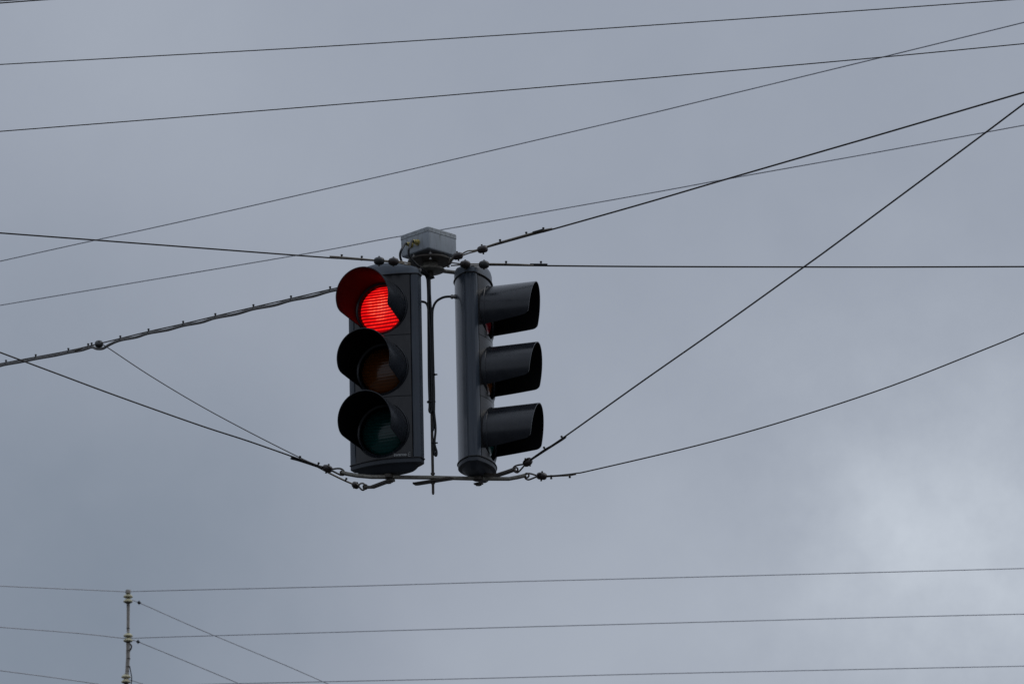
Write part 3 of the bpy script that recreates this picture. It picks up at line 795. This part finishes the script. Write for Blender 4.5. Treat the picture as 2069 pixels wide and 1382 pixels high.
# ------------------------------------------------------------------ sky and sun
SUN_EL, SUN_AZ = R(48), R(75)       # veiled sun high on the right
w = bpy.data.worlds.new('World'); scn.world = w; w.use_nodes = True
nt = w.node_tree; N = nt.nodes; L = nt.links
bg = N['Background']; bg.inputs['Strength'].default_value = 0.1
sky = N.new('ShaderNodeTexSky'); sky.sky_type = 'NISHITA'; sky.sun_disc = False
sky.sun_elevation = SUN_EL; sky.sun_rotation = SUN_AZ
sky.dust_density = 3.0
tc = N.new('ShaderNodeTexCoord')
def vmath(op, a, b=None, s=None):
    n = N.new('ShaderNodeVectorMath'); n.operation = op
    for i, v in enumerate((a, b)):
        if v is None: continue
        if isinstance(v, (tuple, list, Vector)): n.inputs[i].default_value = tuple(v)
        else: L.new(v, n.inputs[i])
    if s is not None: n.inputs['Scale'].default_value = s
    return n
def smath(op, a, b=None, c=None):
    n = N.new('ShaderNodeMath'); n.operation = op
    for i, v in enumerate((a, b, c)):
        if v is None: continue
        if isinstance(v, (int, float)): n.inputs[i].default_value = v
        else: L.new(v, n.inputs[i])
    return n.outputs[0]
direc = tc.outputs['Generated']
def noise(scale, detail=4, rough=0.55):
    n = N.new('ShaderNodeTexNoise'); n.inputs['Scale'].default_value = scale; n.inputs['Detail'].default_value = detail; n.inputs['Roughness'].default_value = rough
    L.new(direc, n.inputs['Vector']); return n
nw = noise(17, 5)
off = vmath('SCALE', vmath('SUBTRACT', nw.outputs['Color'], (0.5, 0.5, 0.5)).outputs[0], s=0.036)
dd = vmath('ADD', direc, off.outputs[0]).outputs[0]
CLOUDS = [  # direction of the cloud (seen at this photo pixel), breadth, brightness
    (1745, 1090, 100, 0.11), (1880, 1120, 190, 0.20), (2060, 950, 230, 0.15), (1930, 1220, 330, 0.22), (2069, 1340, 300, 0.06), (1850, 800, 300, 0.04),
    (280, 30, 200, 0.09), (120, 220, 240, 0.04), (700, 320, 330, 0.04), (1100, 1330, 330, 0.15), (1480, 1210, 260, 0.06),
    (20, 1340, 430, -0.24), (260, 1080, 330, -0.08), (1610, 1020, 120, -0.05), (620, 1060, 300, -0.05), (0, 620, 300, -0.05), (1100, 240, 250, -0.02)]
V = smath('MULTIPLY_ADD', noise(26, 5).outputs['Fac'], 0.11, 0.945)
for px, py, sg, dl in CLOUDS:
    d = ray(px, py).normalized()
    n = vmath('DISTANCE', dd, d)
    q = smath('DIVIDE', n.outputs['Value'], sg / F * 1.25)
    e = smath('EXPONENT', smath('MULTIPLY', smath('MULTIPLY', q, q), -1.0))
    V = smath('MULTIPLY_ADD', e, dl, V)
# overcast dome: brighter overhead, duller towards the horizon
sepz = N.new('ShaderNodeSeparateXYZ'); L.new(direc, sepz.inputs[0])
dome = N.new('ShaderNodeValToRGB'); de = dome.color_ramp.elements
de[0].position = 0.0; de[0].color = (0.40,) * 3 + (1,)
de[1].position = 1.0; de[1].color = (1.0,) * 3 + (1,)
for po_, va_ in ((0.14, 0.5), (0.42, 0.5)):
    k_ = de.new(po_); k_.color = (va_,) * 3 + (1,)
L.new(sepz.outputs['Z'], dome.inputs['Fac'])
dome_f = smath('MULTIPLY', dome.outputs['Color'], 2.0)
# ragged structure inside the bright break and faint mottling elsewhere
n1 = noise(38, 8, 0.62)
dbk = vmath('DISTANCE', dd, ray(1930, 1120).normalized())
qb = smath('DIVIDE', dbk.outputs['Value'], 420.0 / F)
mk = smath('EXPONENT', smath('MULTIPLY', smath('MULTIPLY', qb, qb), -1.0))
V = smath('MULTIPLY_ADD', smath('SUBTRACT', n1.outputs['Fac'], 0.5), smath('MULTIPLY_ADD', mk, 0.75, 0.07), V)
mr = N.new('ShaderNodeMapRange'); mr.inputs['From Min'].default_value = 0.5; mr.inputs['From Max'].default_value = 1.7
L.new(V, mr.inputs['Value'])
rp = N.new('ShaderNodeValToRGB'); e = rp.color_ramp.elements
e[0].position = 0.0; e[0].color = (0.150, 0.192, 0.250, 1)
e[1].position = 1.0; e[1].color = (0.545, 0.594, 0.665, 1)
k = e.new(0.417); k.color = (0.322, 0.3575, 0.426, 1)
L.new(mr.outputs['Result'], rp.inputs['Fac'])
cl = vmath('SCALE', rp.outputs['Color'], s=10.0); L.new(smath('MULTIPLY', dome_f, 10.0), cl.inputs['Scale'])
mx = N.new('ShaderNodeMix'); mx.data_type = 'RGBA'; mx.inputs['Factor'].default_value = 0.04
L.new(cl.outputs[0], mx.inputs['A']); L.new(sky.outputs['Color'], mx.inputs['B'])
L.new(mx.outputs['Result'], bg.inputs['Color'])

sd = bpy.data.lights.new('sun', 'SUN'); so = bpy.data.objects.new('sun', sd); col.objects.link(so)
sd.energy = 0.5; sd.angle = R(40); sd.color = (1.0, 0.97, 0.93)
sv = Vector((math.sin(SUN_AZ) * math.cos(SUN_EL), math.cos(SUN_AZ) * math.cos(SUN_EL), math.sin(SUN_EL)))
so.rotation_euler = sv.to_track_quat('Z', 'Y').to_euler()
so.location = (20, 5, 30)

scn.view_settings.view_transform = 'Standard'
scn.view_settings.look = 'None'
scn.view_settings.exposure = 0
scn.view_settings.gamma = 1
scn.render.engine = 'CYCLES'
